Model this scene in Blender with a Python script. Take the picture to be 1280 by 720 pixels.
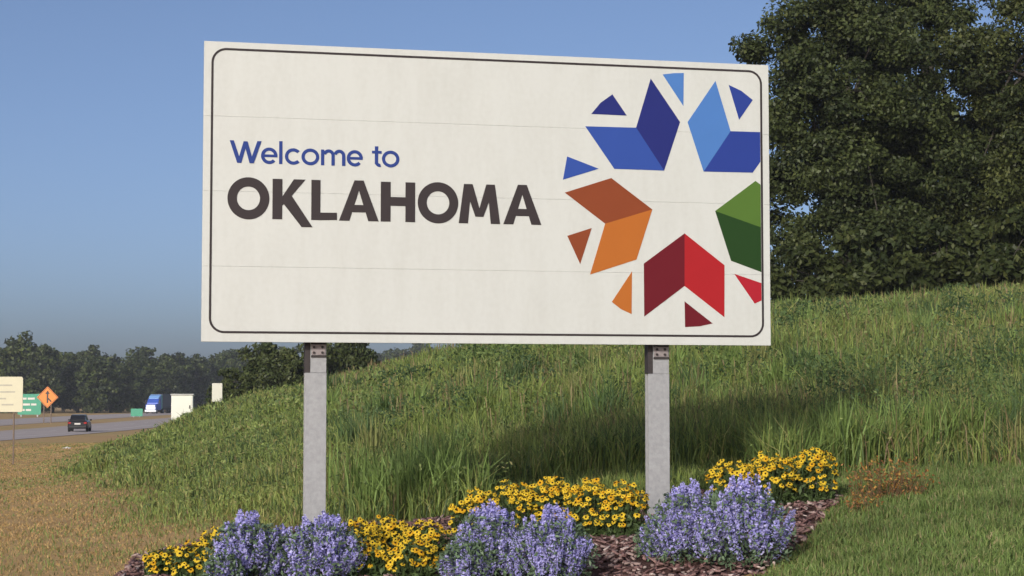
import bpy, math, random
import numpy as np
from mathutils import Vector, Quaternion, Matrix

sc = bpy.context.scene
for o in list(bpy.data.objects):
    bpy.data.objects.remove(o)
R = math.radians
EYE = 1.5                      # eye height of the camera above the datum

# ------------------------------------------------------------------ camera, sky, sun, exposure
cam_d = bpy.data.cameras.new('camera')
cam = bpy.data.objects.new('camera', cam_d)
sc.collection.objects.link(cam)
sc.camera = cam
cam.location = (0, 0, EYE)
cam.rotation_euler = (R(90) + math.atan(139 / 2271.0), 0, 0)
cam_d.sensor_width = 36.0
cam_d.lens = 36.0 * 2271.0 / 1280.0
cam_d.clip_start = 0.1
cam_d.clip_end = 6000

SUN_AZ, SUN_EL = 21.0, 22.5    # light travels towards this azimuth (from +Y to +X); elevation of the sun
world = bpy.data.worlds.new('World')
sc.world = world
world.use_nodes = True
wn = world.node_tree
sky = wn.nodes.new('ShaderNodeTexSky')
sky.sky_type = 'NISHITA'
sky.sun_disc = False
sky.sun_elevation = R(SUN_EL)
sky.sun_rotation = R(180 + SUN_AZ)
sky.air_density = 0.46
sky.dust_density = 2.8
sky.ozone_density = 1.8
wn.links.new(sky.outputs[0], wn.nodes['Background'].inputs[0])
wn.nodes['Background'].inputs[1].default_value = 0.15

sun_d = bpy.data.lights.new('sun', 'SUN')
sun_d.energy = 2.5
sun_d.angle = R(0.6)
sun_d.color = (1.0, 0.945, 0.85)
sun = bpy.data.objects.new('sun', sun_d)
sc.collection.objects.link(sun)
sun.rotation_euler = Vector((math.sin(R(SUN_AZ)) * math.cos(R(SUN_EL)), math.cos(R(SUN_AZ)) * math.cos(R(SUN_EL)),
                             -math.sin(R(SUN_EL)))).to_track_quat('-Z', 'Y').to_euler()
vs = sc.view_settings
vs.view_transform = 'Standard'
vs.look = 'None'
vs.exposure = 0.0
vs.gamma = 1.0
vs.use_curve_mapping = False
sc.cycles.max_bounces = 6
sc.cycles.transparent_max_bounces = 8
sc.cycles.use_denoising = True

# ------------------------------------------------------------------ helpers
COL = sc.collection
rng = np.random.default_rng(7)


def tag(o, label=None, cat=None, group=None, kind=None):
    if label: o['label'] = label
    if cat: o['category'] = cat
    if group: o['group'] = group
    if kind: o['kind'] = kind
    return o


def empty(name, loc=(0, 0, 0), rz=0.0, parent=None):
    o = bpy.data.objects.new(name, None)
    o.empty_display_size = 0.2
    COL.objects.link(o)
    o.location = loc
    o.rotation_euler = (0, 0, rz)
    o.parent = parent
    return o


def link(name, me, parent=None, loc=(0, 0, 0), rot=None):
    o = bpy.data.objects.new(name, me)
    COL.objects.link(o)
    o.parent = parent
    o.location = loc
    if rot is not None:
        o.rotation_mode = 'QUATERNION'
        o.rotation_quaternion = rot
    return o


class MB:
    """collects boxes, prisms and tubes into one mesh"""
    def __init__(self):
        self.v = []; self.f = []; self.m = []

    def add(self, v, f, m=0):
        n = len(self.v)
        self.v += [tuple(p) for p in v]
        self.f += [tuple(i + n for i in q) for q in f]
        self.m += [m] * len(f)
        return self

    def box(self, a, b, m=0, bev=0.0):
        (x0, y0, z0), (x1, y1, z1) = a, b
        if bev <= 0:
            v = [(x0, y0, z0), (x1, y0, z0), (x1, y1, z0), (x0, y1, z0), (x0, y0, z1), (x1, y0, z1), (x1, y1, z1), (x0, y1, z1)]
            f = [(0, 3, 2, 1), (4, 5, 6, 7), (0, 1, 5, 4), (1, 2, 6, 5), (2, 3, 7, 6), (3, 0, 4, 7)]
            return self.add(v, f, m)
        e = bev                                    # chamfered along the four upright edges and the front rim
        ring = lambda q: [(x0 + q, y0 + e), (x0 + e, y0 + q), (x1 - e, y0 + q), (x1 - q, y0 + e), (x1 - q, y1 - e), (x1 - e, y1 - q), (x0 + e, y1 - q), (x0 + q, y1 - e)]
        v = []
        for z, q in ((z0, e), (z0 + e, 0), (z1 - e, 0), (z1, e)):
            v += [(p[0], p[1], z) for p in ring(q)]
        f = [tuple(reversed(range(8))), tuple(range(24, 32))]
        for k in range(3):
            for i in range(8):
                j = (i + 1) % 8
                f.append((8 * k + i, 8 * k + j, 8 * k + 8 + j, 8 * k + 8 + i))
        return self.add(v, f, m)

    def prism_xz(self, poly, y0, y1, m=0):
        """polygon in the x-z plane (counter-clockwise seen from -y), from y0 (front) to y1 (back)"""
        n = len(poly)
        v = [(x, y0, z) for x, z in poly] + [(x, y1, z) for x, z in poly]
        f = [tuple(range(n)), tuple(reversed(range(n, 2 * n)))]
        f += [(i, i + n, (i + 1) % n + n, (i + 1) % n) for i in range(n)]
        return self.add(v, f, m)

    def prism_yz(self, poly, x0, x1, m=0):
        n = len(poly)
        v = [(x0, y, z) for y, z in poly] + [(x1, y, z) for y, z in poly]
        f = [tuple(reversed(range(n))), tuple(range(n, 2 * n))]
        f += [(i, (i + 1) % n, (i + 1) % n + n, i + n) for i in range(n)]
        return self.add(v, f, m)

    def ring_xz(self, outer, inner, y0, y1, m=0):
        n = len(outer)
        v = [(x, y0, z) for x, z in outer] + [(x, y0, z) for x, z in inner] + [(x, y1, z) for x, z in outer] + [(x, y1, z) for x, z in inner]
        f = []
        for i in range(n):
            j = (i + 1) % n
            f += [(i, j, n + j, n + i), (2 * n + i, 3 * n + i, 3 * n + j, 2 * n + j), (i, 2 * n + i, 2 * n + j, j), (n + i, n + j, 3 * n + j, 3 * n + i)]
        return self.add(v, f, m)

    def tube(self, pts, rad, sides=8, m=0, cap=True):
        pts = [Vector(p) for p in pts]
        if not hasattr(rad, '__len__'): rad = [rad] * len(pts)
        v = []
        for i, p in enumerate(pts):
            d = (pts[min(i + 1, len(pts) - 1)] - pts[max(i - 1, 0)]).normalized()
            a = d.orthogonal().normalized() if i == 0 else (a - d * a.dot(d)).normalized()
            b = d.cross(a)
            for k in range(sides):
                t = 2 * math.pi * k / sides
                v.append(p + (a * math.cos(t) + b * math.sin(t)) * rad[i])
        f = []
        for i in range(len(pts) - 1):
            for k in range(sides):
                l = (k + 1) % sides
                f.append((i * sides + k, i * sides + l, (i + 1) * sides + l, (i + 1) * sides + k))
        if cap:
            f.append(tuple(reversed(range(sides))))
            f.append(tuple(range((len(pts) - 1) * sides, len(pts) * sides)))
        return self.add(v, f, m)

    def mesh(self, name, mats, smooth=False):
        me = bpy.data.meshes.new(name)
        me.from_pydata(self.v, [], self.f)
        for mt in (mats if isinstance(mats, (list, tuple)) else [mats]):
            me.materials.append(mt)
        me.polygons.foreach_set('material_index', self.m)
        if smooth:
            me.polygons.foreach_set('use_smooth', [True] * len(me.polygons))
        me.update()
        return me

    def build(self, name, mats, parent=None, loc=(0, 0, 0), smooth=False):
        return link(name, self.mesh(name, mats, smooth), parent, loc)


def np_mesh(name, V, loops, starts, mat, col=None, smooth=False):
    """large mesh straight from arrays; col is one linear colour per vertex (the colour of the leaf or blade itself)"""
    me = bpy.data.meshes.new(name)
    me.vertices.add(len(V))
    me.vertices.foreach_set('co', np.ascontiguousarray(V, np.float32).ravel())
    me.loops.add(len(loops))
    me.loops.foreach_set('vertex_index', np.ascontiguousarray(loops, np.int32))
    me.polygons.add(len(starts))
    me.polygons.foreach_set('loop_start', np.ascontiguousarray(starts, np.int32))
    me.update(calc_edges=True)
    for mt in (mat if isinstance(mat, (list, tuple)) else [mat]):
        me.materials.append(mt)
    if col is not None:
        at = me.color_attributes.new('tint', 'FLOAT_COLOR', 'POINT')
        c = np.ones((len(V), 4), np.float32)
        c[:, :3] = col
        at.data.foreach_set('color', c.ravel())
    if smooth:
        me.polygons.foreach_set('use_smooth', np.ones(len(starts), bool))
    return me


_wav = [(rng.normal(size=2), rng.uniform(0, 6.28)) for _ in range(14)]


def wob(x, y, s, seed=0):
    """smooth patchy noise, about -1..1, patches about s metres across"""
    out = 0
    for k in range(6):
        d, p = _wav[(k + seed) % 14]
        out = out + np.sin((x * d[0] + y * d[1]) * 3.2 / s * (0.7 + .3 * k) + p + seed * 1.7)
    return out / 3.2


# ------------------------------------------------------------------ materials
def new_mat(name):
    m = bpy.data.materials.new(name)
    m.use_nodes = True
    nt = m.node_tree
    return m, nt, nt.nodes['Principled BSDF']


def plain(name, col, rough=0.6, metal=0.0, var=0.12, scale=6.0, bump=0.0, bscale=60.0, spec=None):
    m, nt, b = new_mat(name)
    tc = nt.nodes.new('ShaderNodeTexCoord')
    nz = nt.nodes.new('ShaderNodeTexNoise')
    nz.inputs['Scale'].default_value = scale
    nz.inputs['Detail'].default_value = 6
    nt.links.new(tc.outputs['Object'], nz.inputs['Vector'])
    mx = nt.nodes.new('ShaderNodeMix'); mx.data_type = 'RGBA'
    mx.inputs['A'].default_value = (*[c * (1 - var) for c in col], 1)
    mx.inputs['B'].default_value = (*[min(1, c * (1 + var)) for c in col], 1)
    nt.links.new(nz.outputs['Fac'], mx.inputs['Factor'])
    nt.links.new(mx.outputs['Result'], b.inputs['Base Color'])
    b.inputs['Roughness'].default_value = rough
    b.inputs['Metallic'].default_value = metal
    if spec is not None: b.inputs['Specular IOR Level'].default_value = spec
    if bump:
        n2 = nt.nodes.new('ShaderNodeTexNoise')
        n2.inputs['Scale'].default_value = bscale
        n2.inputs['Detail'].default_value = 8
        nt.links.new(tc.outputs['Object'], n2.inputs['Vector'])
        bp = nt.nodes.new('ShaderNodeBump')
        bp.inputs['Strength'].default_value = bump
        bp.inputs['Distance'].default_value = 0.02
        nt.links.new(n2.outputs['Fac'], bp.inputs['Height'])
        nt.links.new(bp.outputs['Normal'], b.inputs['Normal'])
    return m


def tinted(name, rough=0.55, trans=0.3, gain=1.0, spec=0.3):
    """leaf material: colour of each leaf or blade from its own tint, thin enough to let light through"""
    m, nt, b = new_mat(name)
    a = nt.nodes.new('ShaderNodeAttribute'); a.attribute_name = 'tint'
    nt.links.new(a.outputs['Color'], b.inputs['Base Color'])
    b.inputs['Roughness'].default_value = rough
    b.inputs['Specular IOR Level'].default_value = spec
    if trans:
        t = nt.nodes.new('ShaderNodeBsdfTranslucent')
        nt.links.new(a.outputs['Color'], t.inputs['Color'])
        mx = nt.nodes.new('ShaderNodeMixShader')
        mx.inputs['Fac'].default_value = trans
        nt.links.new(b.outputs[0], mx.inputs[1]); nt.links.new(t.outputs[0], mx.inputs[2])
        nt.links.new(mx.outputs[0], nt.nodes['Material Output'].inputs['Surface'])
    return m


M_blade = tinted('grass_blade', 0.6, 0.25)
M_leaf = tinted('tree_leaf', 0.5, 0.18, spec=0.25)
M_plant = tinted('plant_leaf', 0.55, 0.2)
M_petal = tinted('petal', 0.6, 0.35, spec=0.1)
M_chip = tinted('mulch_chip', 0.85, 0.0, spec=0.1)
M_bark = plain('bark', (0.05, 0.042, 0.034), 0.9, var=0.4, scale=5, bump=0.6, bscale=14)
M_white, nt, b = new_mat('sign_sheeting')
tc = nt.nodes.new('ShaderNodeTexCoord')
mp = nt.nodes.new('ShaderNodeMapping'); mp.inputs['Scale'].default_value = (3.0, 3.0, 0.6)      # rain streaks run down the sheeting
nt.links.new(tc.outputs['Object'], mp.inputs['Vector'])
n1_ = nt.nodes.new('ShaderNodeTexNoise'); n1_.inputs['Scale'].default_value = 1.6; n1_.inputs['Detail'].default_value = 7; n1_.inputs['Roughness'].default_value = .7
nt.links.new(mp.outputs[0], n1_.inputs['Vector'])
n2_ = nt.nodes.new('ShaderNodeTexNoise'); n2_.inputs['Scale'].default_value = 24; n2_.inputs['Detail'].default_value = 8
nt.links.new(tc.outputs['Object'], n2_.inputs['Vector'])
ad = nt.nodes.new('ShaderNodeMath'); ad.operation = 'MULTIPLY_ADD'; ad.inputs[1].default_value = .5
nt.links.new(n2_.outputs['Fac'], ad.inputs[0]); nt.links.new(n1_.outputs['Fac'], ad.inputs[2])
rp = nt.nodes.new('ShaderNodeValToRGB')
rp.color_ramp.elements[0].position = .42; rp.color_ramp.elements[0].color = (.505, .515, .485, 1)
rp.color_ramp.elements[1].position = .85; rp.color_ramp.elements[1].color = (.56, .575, .55, 1)
nt.links.new(ad.outputs[0], rp.inputs['Fac']); nt.links.new(rp.outputs[0], b.inputs['Base Color'])
b.inputs['Roughness'].default_value = .55
n3_ = nt.nodes.new('ShaderNodeTexNoise'); n3_.inputs['Scale'].default_value = 1.7
nt.links.new(tc.outputs['Object'], n3_.inputs['Vector'])
bp = nt.nodes.new('ShaderNodeBump'); bp.inputs['Strength'].default_value = .25; bp.inputs['Distance'].default_value = .03
nt.links.new(n3_.outputs['Fac'], bp.inputs['Height']); nt.links.new(bp.outputs['Normal'], b.inputs['Normal'])
M_ink = plain('ink_charcoal', (0.036, 0.028, 0.030), 0.6, var=0.1, spec=.25)
M_blue_ink = plain('ink_royal_blue', (0.02, 0.045, 0.21), 0.6, var=0.05, spec=.25)
M_galv = plain('galvanised_steel', (0.33, 0.335, 0.345), 0.6, 0.15, var=0.26, scale=30, bump=0.10, bscale=60)
M_steel_shade = plain('dark_steel_and_shade', (0.05, 0.042, 0.042), 0.7, 0.3, var=0.3, scale=20)  # dark steel fittings, also the strip and bar that draw shade on the posts
M_plate = plain('weathered_plate', (0.30, 0.26, 0.26), 0.65, 0.2, var=0.3, scale=25)
M_asph = plain('worn_concrete', (0.40, 0.355, 0.34), 1.0, var=0.12, scale=0.3, spec=.0)
M_line = plain('road_paint', (0.62, 0.60, 0.55), 0.7)
M_yline = plain('road_paint_yellow', (0.55, 0.40, 0.10), 0.7)

# ------------------------------------------------------------------ terrain: bank on the right, verge and highway low on the left
CTRL = {-60: [(6, -1.5), (13, -1.5), (20, -1.62), (42, -1.95), (70, -2.4), (110, -2.9), (150, -3), (250, -3), (450, -3)],
        130: [(6, -1.45), (13, -1.38), (20, -1.47), (30, -1.55), (38, -1.55), (50, -1.65), (70, -1.85), (105, -2.5), (160, -3), (450, -3)],
        200: [(13, -1.36), (20, -1.38), (28, -1.5), (38, -1.35), (55, -1.2), (75, -1.15), (120, -2.4), (200, -3), (450, -3)],
        270: [(6, -1.42), (13, -1.35), (18, -1.27), (22, -1.33), (32, -1.15), (45, -.75), (60, -.42), (90, -.9), (200, -3), (450, -3)],
        390: [(13, -1.32), (15, -1.18), (18, -1.1), (25, -.9), (40, -.3), (58, .22), (100, 0), (200, -2.7), (450, -3)],
        560: [(6, -1.4), (13, -1.32), (15, -1.15), (18, -1.0), (25, -.6), (40, .4), (55, 1.2), (100, 1.2), (200, -1.2), (450, -3)],
        760: [(13, -1.3), (15.5, -1.05), (18, -.85), (25, -.25), (40, 1.05), (55, 1.8), (100, 2.2), (450, 0)],
        960: [(6, -1.4), (12.5, -1.22), (15.5, -.93), (18, -.72), (25, -.05), (40, 1.4), (55, 2.35), (100, 2.9), (450, 2)],
        1250: [(6, -1.35), (12, -1.12), (15.5, -.8), (18, -.6), (25, .1), (40, 1.65), (55, 2.95), (100, 3.6), (450, 3)],
        1440: [(6, -1.3), (12, -1.1), (15.5, -.75), (18, -.5), (25, .25), (40, 1.9), (55, 3.3), (100, 4), (450, 3.5)]}
_P = np.array([((c - 640) / 2271 * 6.0, math.log(d)) for c, l in CTRL.items() for d, z in l])
_Z = np.array([z for c, l in CTRL.items() for d, z in l])


def _phi(r2): return .5 * r2 * np.log(r2 + 1e-12)


_n = len(_P)
_A = np.zeros((_n + 3, _n + 3))
_A[:_n, :_n] = _phi(((_P[:, None] - _P[None]) ** 2).sum(2)) + np.eye(_n) * .002
_A[:_n, _n] = 1; _A[:_n, _n + 1:] = _P; _A[_n, :_n] = 1; _A[_n + 1:, :_n] = _P.T
_W = np.linalg.solve(_A, np.concatenate([_Z, [0, 0, 0]]))


def sst(a, b, x):
    t = np.clip((np.asarray(x, float) - a) / (b - a), 0, 1)
    return t * t * (3 - 2 * t)


def ground(x, y):
    x = np.asarray(x, float); y = np.asarray(y, float)
    sh = np.broadcast(x, y).shape
    x = np.broadcast_to(x, sh).ravel(); y = np.broadcast_to(y, sh).ravel()
    out = np.empty(len(x))
    for a in range(0, len(x), 20000):
        X = x[a:a + 20000]; D = y[a:a + 20000]
        dd = np.clip(D, 6, 450)
        q = np.stack([np.clip(X / dd, -.31, .35) * 6, np.log(dd)], 1)
        z = _phi(((q[:, None] - _P[None]) ** 2).sum(2)) @ _W[:_n] + _W[_n] + q @ _W[_n + 1:]
        w = np.maximum(sst(100, 130, D) * sst(-.13, -.18, X / dd), sst(-24, -33, X) * sst(15, 40, D))
        w = np.maximum(w, sst(230, 330, D))
        out[a:a + 20000] = z * (1 - w) - 3 * w
    return (out + EYE).reshape(sh)


def gz(x, y): return float(ground(x, y))


# outlines on the ground (metres): foot of the bank, flower bed, mown lawn
TOE = np.array([(-1.5, 15.8), (-1.9, 16.6), (-2.37, 17.45), (-3.31, 20.4), (-5.4, 28.2), (-8.5, 38), (-12.2, 54.5), (-16, 72), (-19, 95), (-23, 130), (-40, 400)])
BED = [(-3.2, 15.5), (-2.8, 16.1), (-2.31, 16.2), (-1.69, 16.0), (-1.21, 16.0), (-0.72, 16.15), (-0.31, 16.5), (0.46, 16.75), (1.19, 16.75), (1.8, 16.85), (2.38, 16.9),
       (2.85, 16.7), (2.85, 15.7), (2.55, 14.8), (2.21, 13.67), (1.73, 12.55), (1.2, 11.4), (-1.9, 11.4), (-2.9, 13.0)]


def in_poly(x, y, poly):
    x = np.asarray(x); y = np.asarray(y)
    inside = np.zeros(x.shape, bool)
    n = len(poly)
    for i in range(n):
        x0, y0 = poly[i]; x1, y1 = poly[(i + 1) % n]
        c = ((y0 > y) != (y1 > y)) & (x < (x1 - x0) * (y - y0) / (y1 - y0 + 1e-12) + x0)
        inside ^= c
    return inside


def toe_x(y): return np.interp(y, TOE[:, 1], TOE[:, 0])


def bank(x, y):
    """0..1: how much of the tall bank grass grows here"""
    left = sst(-0.9, 1.1, x - toe_x(y) + .45 * wob(x, y, 5, 3) * np.clip(y / 22, .3, 3)) * sst(15.9, 16.6, y)
    near = sst(-.25, .35, y - (17.3 + .25 * wob(x, y, 2.0, 5) + 0.10 * np.maximum(x - 3, 0)))
    near = np.where(x < 2.7, sst(16.3, 16.9, y + .15 * wob(x, y, 1.5, 2)), near)
    near = np.where(x < -.3, 1.0, near)
    return left * near


xs = 3.0 * np.sinh(np.linspace(-7.4, 7.4, 260))
ys = np.concatenate([[-300, -60, -20, -6, 0, 3], np.geomspace(5, 4000, 290)])
gx, gy = np.meshgrid(xs, ys)
gzv = ground(gx, gy)
nx, ny = len(xs), len(ys)
idx = np.arange(nx * ny).reshape(ny, nx)
quads = np.stack([idx[:-1, :-1], idx[:-1, 1:], idx[1:, 1:], idx[1:, :-1]], -1).reshape(-1, 4)
green = bank(gx, gy)
lawn = sst(0.0, .8, gx - np.interp(gy, [11, 13.7, 15, 17.4, 19], [.8, 2.05, 2.5, 2.8, 2.8])) * sst(19.5, 17.5, gy)
farfield = sst(60, 110, gy)
dryg = np.clip(1 - green - lawn, 0, 1)
gcol = np.stack([green, lawn, dryg], -1).reshape(-1, 3)

M_ground, nt, b = new_mat('ground_turf')
at = nt.nodes.new('ShaderNodeAttribute'); at.attribute_name = 'tint'
sep = nt.nodes.new('ShaderNodeSeparateColor'); nt.links.new(at.outputs['Color'], sep.inputs[0])
tc = nt.nodes.new('ShaderNodeTexCoord')


def ramp_noise(scale, cols, detail=8, rough=.65):
    nz = nt.nodes.new('ShaderNodeTexNoise')
    nz.inputs['Scale'].default_value = scale; nz.inputs['Detail'].default_value = detail; nz.inputs['Roughness'].default_value = rough
    nt.links.new(tc.outputs['Object'], nz.inputs['Vector'])
    r = nt.nodes.new('ShaderNodeValToRGB')
    el = r.color_ramp.elements
    while len(el) < len(cols): el.new(0.5)
    for i, c in enumerate(cols):
        el[i].position = 0.3 + 0.4 * i / (len(cols) - 1); el[i].color = (*c, 1)
    nt.links.new(nz.outputs['Fac'], r.inputs['Fac'])
    return r.outputs['Color']


def mixc(f, a, bb):
    mx = nt.nodes.new('ShaderNodeMix'); mx.data_type = 'RGBA'
    if isinstance(f, float): mx.inputs['Factor'].default_value = f
    else: nt.links.new(f, mx.inputs['Factor'])
    nt.links.new(a, mx.inputs['A']); nt.links.new(bb, mx.inputs['B'])
    return mx.outputs['Result']


c_dry = mixc(0.45, ramp_noise(.35, [(.37, .225, .105), (.46, .30, .13), (.36, .30, .115)]), ramp_noise(9, [(.17, .115, .065), (.34, .23, .115), (.41, .30, .16)]))
c_dry = mixc(0.4, c_dry, ramp_noise(.07, [(.40, .245, .12), (.50, .335, .155), (.34, .315, .12)], 4))
c_green = mixc(0.5, ramp_noise(.5, [(.06, .08, .026), (.09, .115, .036), (.11, .11, .04)]), ramp_noise(8, [(.04, .055, .02), (.10, .13, .04)]))
c_lawn = mixc(0.5, ramp_noise(1.0, [(.05, .075, .02), (.08, .11, .028)]), ramp_noise(14, [(.035, .05, .018), (.09, .12, .035)]))
c = mixc(sep.outputs[0], c_dry, c_green)
c = mixc(sep.outputs[1], c, c_lawn)
nt.links.new(c, b.inputs['Base Color'])
b.inputs['Roughness'].default_value = 0.95
b.inputs['Specular IOR Level'].default_value = 0.1
nb = nt.nodes.new('ShaderNodeTexNoise'); nb.inputs['Scale'].default_value = 12; nb.inputs['Detail'].default_value = 8
nt.links.new(tc.outputs['Object'], nb.inputs['Vector'])
bp = nt.nodes.new('ShaderNodeBump'); bp.inputs['Strength'].default_value = 0.7; bp.inputs['Distance'].default_value = 0.05
nt.links.new(nb.outputs['Fac'], bp.inputs['Height']); nt.links.new(bp.outputs['Normal'], b.inputs['Normal'])

me = np_mesh('ground', np.stack([gx, gy, gzv], -1).reshape(-1, 3), quads.ravel(), np.arange(0, quads.size, 4), M_ground, gcol, True)
tag(link('ground', me), kind='structure')

# highway: two carriageways with a grass median
EDGE = np.array([(44, -41), (100, -37.5), (142, -36.5), (170, -36.3), (206, -38.5), (300, -44), (378, -48), (430, -44), (500, -30), (600, 0)])
RD = np.concatenate([np.arange(44, 300, 8), np.arange(300, 600, 15)])
RX = np.interp(RD, EDGE[:, 0], EDGE[:, 1])
for _ in range(6):
    RX[1:-1] = (RX[:-2] + 2 * RX[1:-1] + RX[2:]) / 4
RZ = EYE - 3


def strip(mb, off0, off1, z, m=0, dash=None):
    v = []; f = []
    if dash is None:
        for i in range(len(RD)):
            v += [(RX[i] - off0, RD[i], z), (RX[i] - off1, RD[i], z)]
        f = [(2 * i, 2 * i + 2, 2 * i + 3, 2 * i + 1) for i in range(len(RD) - 1)]
    else:
        for s in np.arange(50, 560, 12.0):
            a, c_ = np.interp([s, s + 3], RD, RX)
            k = len(v)
            v += [(a - off0, s, z), (a - off1, s, z), (c_ - off1, s + 3, z), (c_ - off0, s + 3, z)]
            f.append((k, k + 3, k + 2, k + 1))
    mb.add(v, f, m)


mb = MB(); strip(mb, 0, 11.5, RZ + .030); road1 = tag(mb.build('near_carriageway', M_asph), kind='structure')
mb = MB(); strip(mb, 19, 33, RZ + .030); road2 = tag(mb.build('far_carriageway', M_asph), kind='structure')
for rd, o0, o1 in ((road1, 2.6, 10.2), (road2, 20.4, 29.5)):
    mb = MB(); strip(mb, o0, o0 + .15, RZ + .036); mb.build('edge_line', M_line if rd is road1 else M_yline, rd)
    mb = MB(); strip(mb, o1, o1 + .15, RZ + .036); mb.build('edge_line', M_yline if rd is road1 else M_line, rd)
    mb = MB(); strip(mb, (o0 + o1) / 2, (o0 + o1) / 2 + .13, RZ + .036, dash=1); mb.build('lane_dashes', M_line, rd)

# flower bed: mulch
bx, by = np.meshgrid(np.arange(-3.4, 3.1, .07), np.arange(11.3, 17.1, .07))
inb = in_poly(bx, by, BED)
bz = ground(bx, by) + .02 + .018 * wob(bx, by, .35, 4) + .05 * np.exp(-((bx - .95) ** 2 + (by - 13.9) ** 2) / .5)
nyb, nxb = bx.shape
ib = np.arange(nxb * nyb).reshape(nyb, nxb)
qb = np.stack([ib[:-1, :-1], ib[:-1, 1:], ib[1:, 1:], ib[1:, :-1]], -1).reshape(-1, 4)
qb = qb[inb.ravel()[qb].all(1)]
M_mulch = plain('mulch', (0.075, 0.042, 0.036), 0.95, var=0.5, scale=18, bump=1.0, bscale=35, spec=.1)
mbed = link('mulch_bed', np_mesh('mulch_bed', np.stack([bx, by, bz], -1).reshape(-1, 3), qb.ravel(), np.arange(0, qb.size, 4), M_mulch, None, True))
tag(mbed, kind='structure')
N = 9000
cx = rng.uniform(-3.2, 2.9, N); cy = rng.uniform(12.2, 17, N)
k = in_poly(cx, cy, BED); cx = cx[k]; cy = cy[k]; N = len(cx)
cz = ground(cx, cy) + .03 + .05 * np.exp(-((cx - .95) ** 2 + (cy - 13.9) ** 2) / .5) + rng.uniform(0, .02, N)
th = rng.uniform(0, 6.28, N); ti = rng.normal(0, .35, N)
ax = np.stack([np.cos(th), np.sin(th), ti], -1); ax /= np.linalg.norm(ax, axis=1)[:, None]
bxv = np.stack([-np.sin(th), np.cos(th), rng.normal(0, .35, N)], -1); bxv /= np.linalg.norm(bxv, axis=1)[:, None]
up = np.cross(ax, bxv)
L = rng.uniform(.015, .042, N)[:, None]; Wd = rng.uniform(.008, .017, N)[:, None]; T = rng.uniform(.003, .008, N)[:, None]
c0 = np.stack([cx, cy, cz], -1)
Vs = []
for sz in (-1, 1):
    for sx, sy in ((-1, -1), (1, -.8), (1.1, .9), (-.9, 1)):
        Vs.append(c0 + ax * L * sx + bxv * Wd * sy + up * T * sz)
V = np.stack(Vs, 1)
fb = np.array([(0, 3, 2, 1), (4, 5, 6, 7), (0, 1, 5, 4), (1, 2, 6, 5), (2, 3, 7, 6), (3, 0, 4, 7)])
loops = (np.arange(N)[:, None, None] * 8 + fb[None]).ravel()
pal = np.array([(.15, .085, .08), (.22, .135, .125), (.30, .22, .20), (.10, .06, .055), (.42, .34, .31)])
cc = pal[rng.choice(5, N, p=[.35, .27, .16, .14, .08])] * rng.uniform(.8, 1.2, (N, 1))
tag(link('mulch_chips', np_mesh('mulch_chips', V.reshape(-1, 3), loops, np.arange(0, len(loops), 4), M_chip, np.repeat(cc, 8, 0)), mbed),
    kind='stuff')

# ------------------------------------------------------------------ welcome sign
SX, SY, SZB, SYAW, SW, SH = -2.4952, 14.5864, 0.46155 + EYE, 0.2244, 4.848, 2.44
z0 = gz(-.2, 15.1)
sign = empty('welcome_sign', (SX, SY, z0), SYAW)
tag(sign, 'large white welcome sign with a multicoloured star emblem on two steel posts', 'sign')
ZB = SZB - z0                  # local height of the board's lower edge


def local(poly): return [(u, ZB + v) for u, v in poly]


def ccw(poly):
    a = sum(poly[i][0] * poly[(i + 1) % len(poly)][1] - poly[(i + 1) % len(poly)][0] * poly[i][1] for i in range(len(poly)))
    return poly if a > 0 else poly[::-1]


ph = SH / 4
for k in range(4):
    mb = MB(); mb.box((0, 0, ZB + k * ph + (.0004 if k else 0)), (SW, .05, ZB + (k + 1) * ph - (.0004 if k < 3 else 0)), bev=.0012)
    mb.build('panel', M_white, sign)
mb = MB()
for v in (.3, 1.22, 2.14):
    mb.box((.12, .052, ZB + v - .05), (SW - .12, .115, ZB + v + .05))
mb.build('wind_beam', M_galv, sign)


def rrect(x0, x1, y0, y1, r, n=10):
    out = []
    for cx_, cy_, a in ((x1 - r, y0 + r, -90), (x1 - r, y1 - r, 0), (x0 + r, y1 - r, 90), (x0 + r, y0 + r, 180)):
        for i in range(n + 1):
            t = R(a + 90 * i / n)
            out.append((cx_ + r * math.cos(t), cy_ + r * math.sin(t)))
    return out


mb = MB(); mb.ring_xz(local(rrect(.058, 4.787, .069, 2.389, .122)), local(rrect(.076, 4.769, .087, 2.371, .104)), -.0025, .001)
mb.build('border_line', M_ink, sign)


class Letter:
    def __init__(self): self.mb = MB(); self.k = 0

    def _y(self): self.k += 1; return -.0025 - .0006 * self.k

    def poly(self, p): self.mb.prism_xz(local(ccw(p)), self._y(), .001); return self

    def bar(self, b0, b1, y0, t0, t1, y1): return self.poly([(b0, y0), (b1, y0), (t1, y1), (t0, y1)])

    def arc(self, cx_, cy_, rx, ry, w, a0=0, a1=360, n=40):
        full = abs(a1 - a0) >= 360
        m = n if full else n + 1
        an = [R(a0 + (a1 - a0) * i / n) for i in range(m)]
        o = [(cx_ + rx * math.cos(t), cy_ + ry * math.sin(t)) for t in an]
        i_ = [(cx_ + (rx - w) * math.cos(t), cy_ + (ry - w) * math.sin(t)) for t in an]
        y = self._y()
        if full: self.mb.ring_xz(local(o), local(i_), y, .001)
        else:
            for j in range(m - 1):
                self.mb.prism_xz(local(ccw([o[j], o[j + 1], i_[j + 1], i_[j]])), y, .001)
        return self

    def done(self, mat): return self.mb.build('letter', mat, sign)


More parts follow.
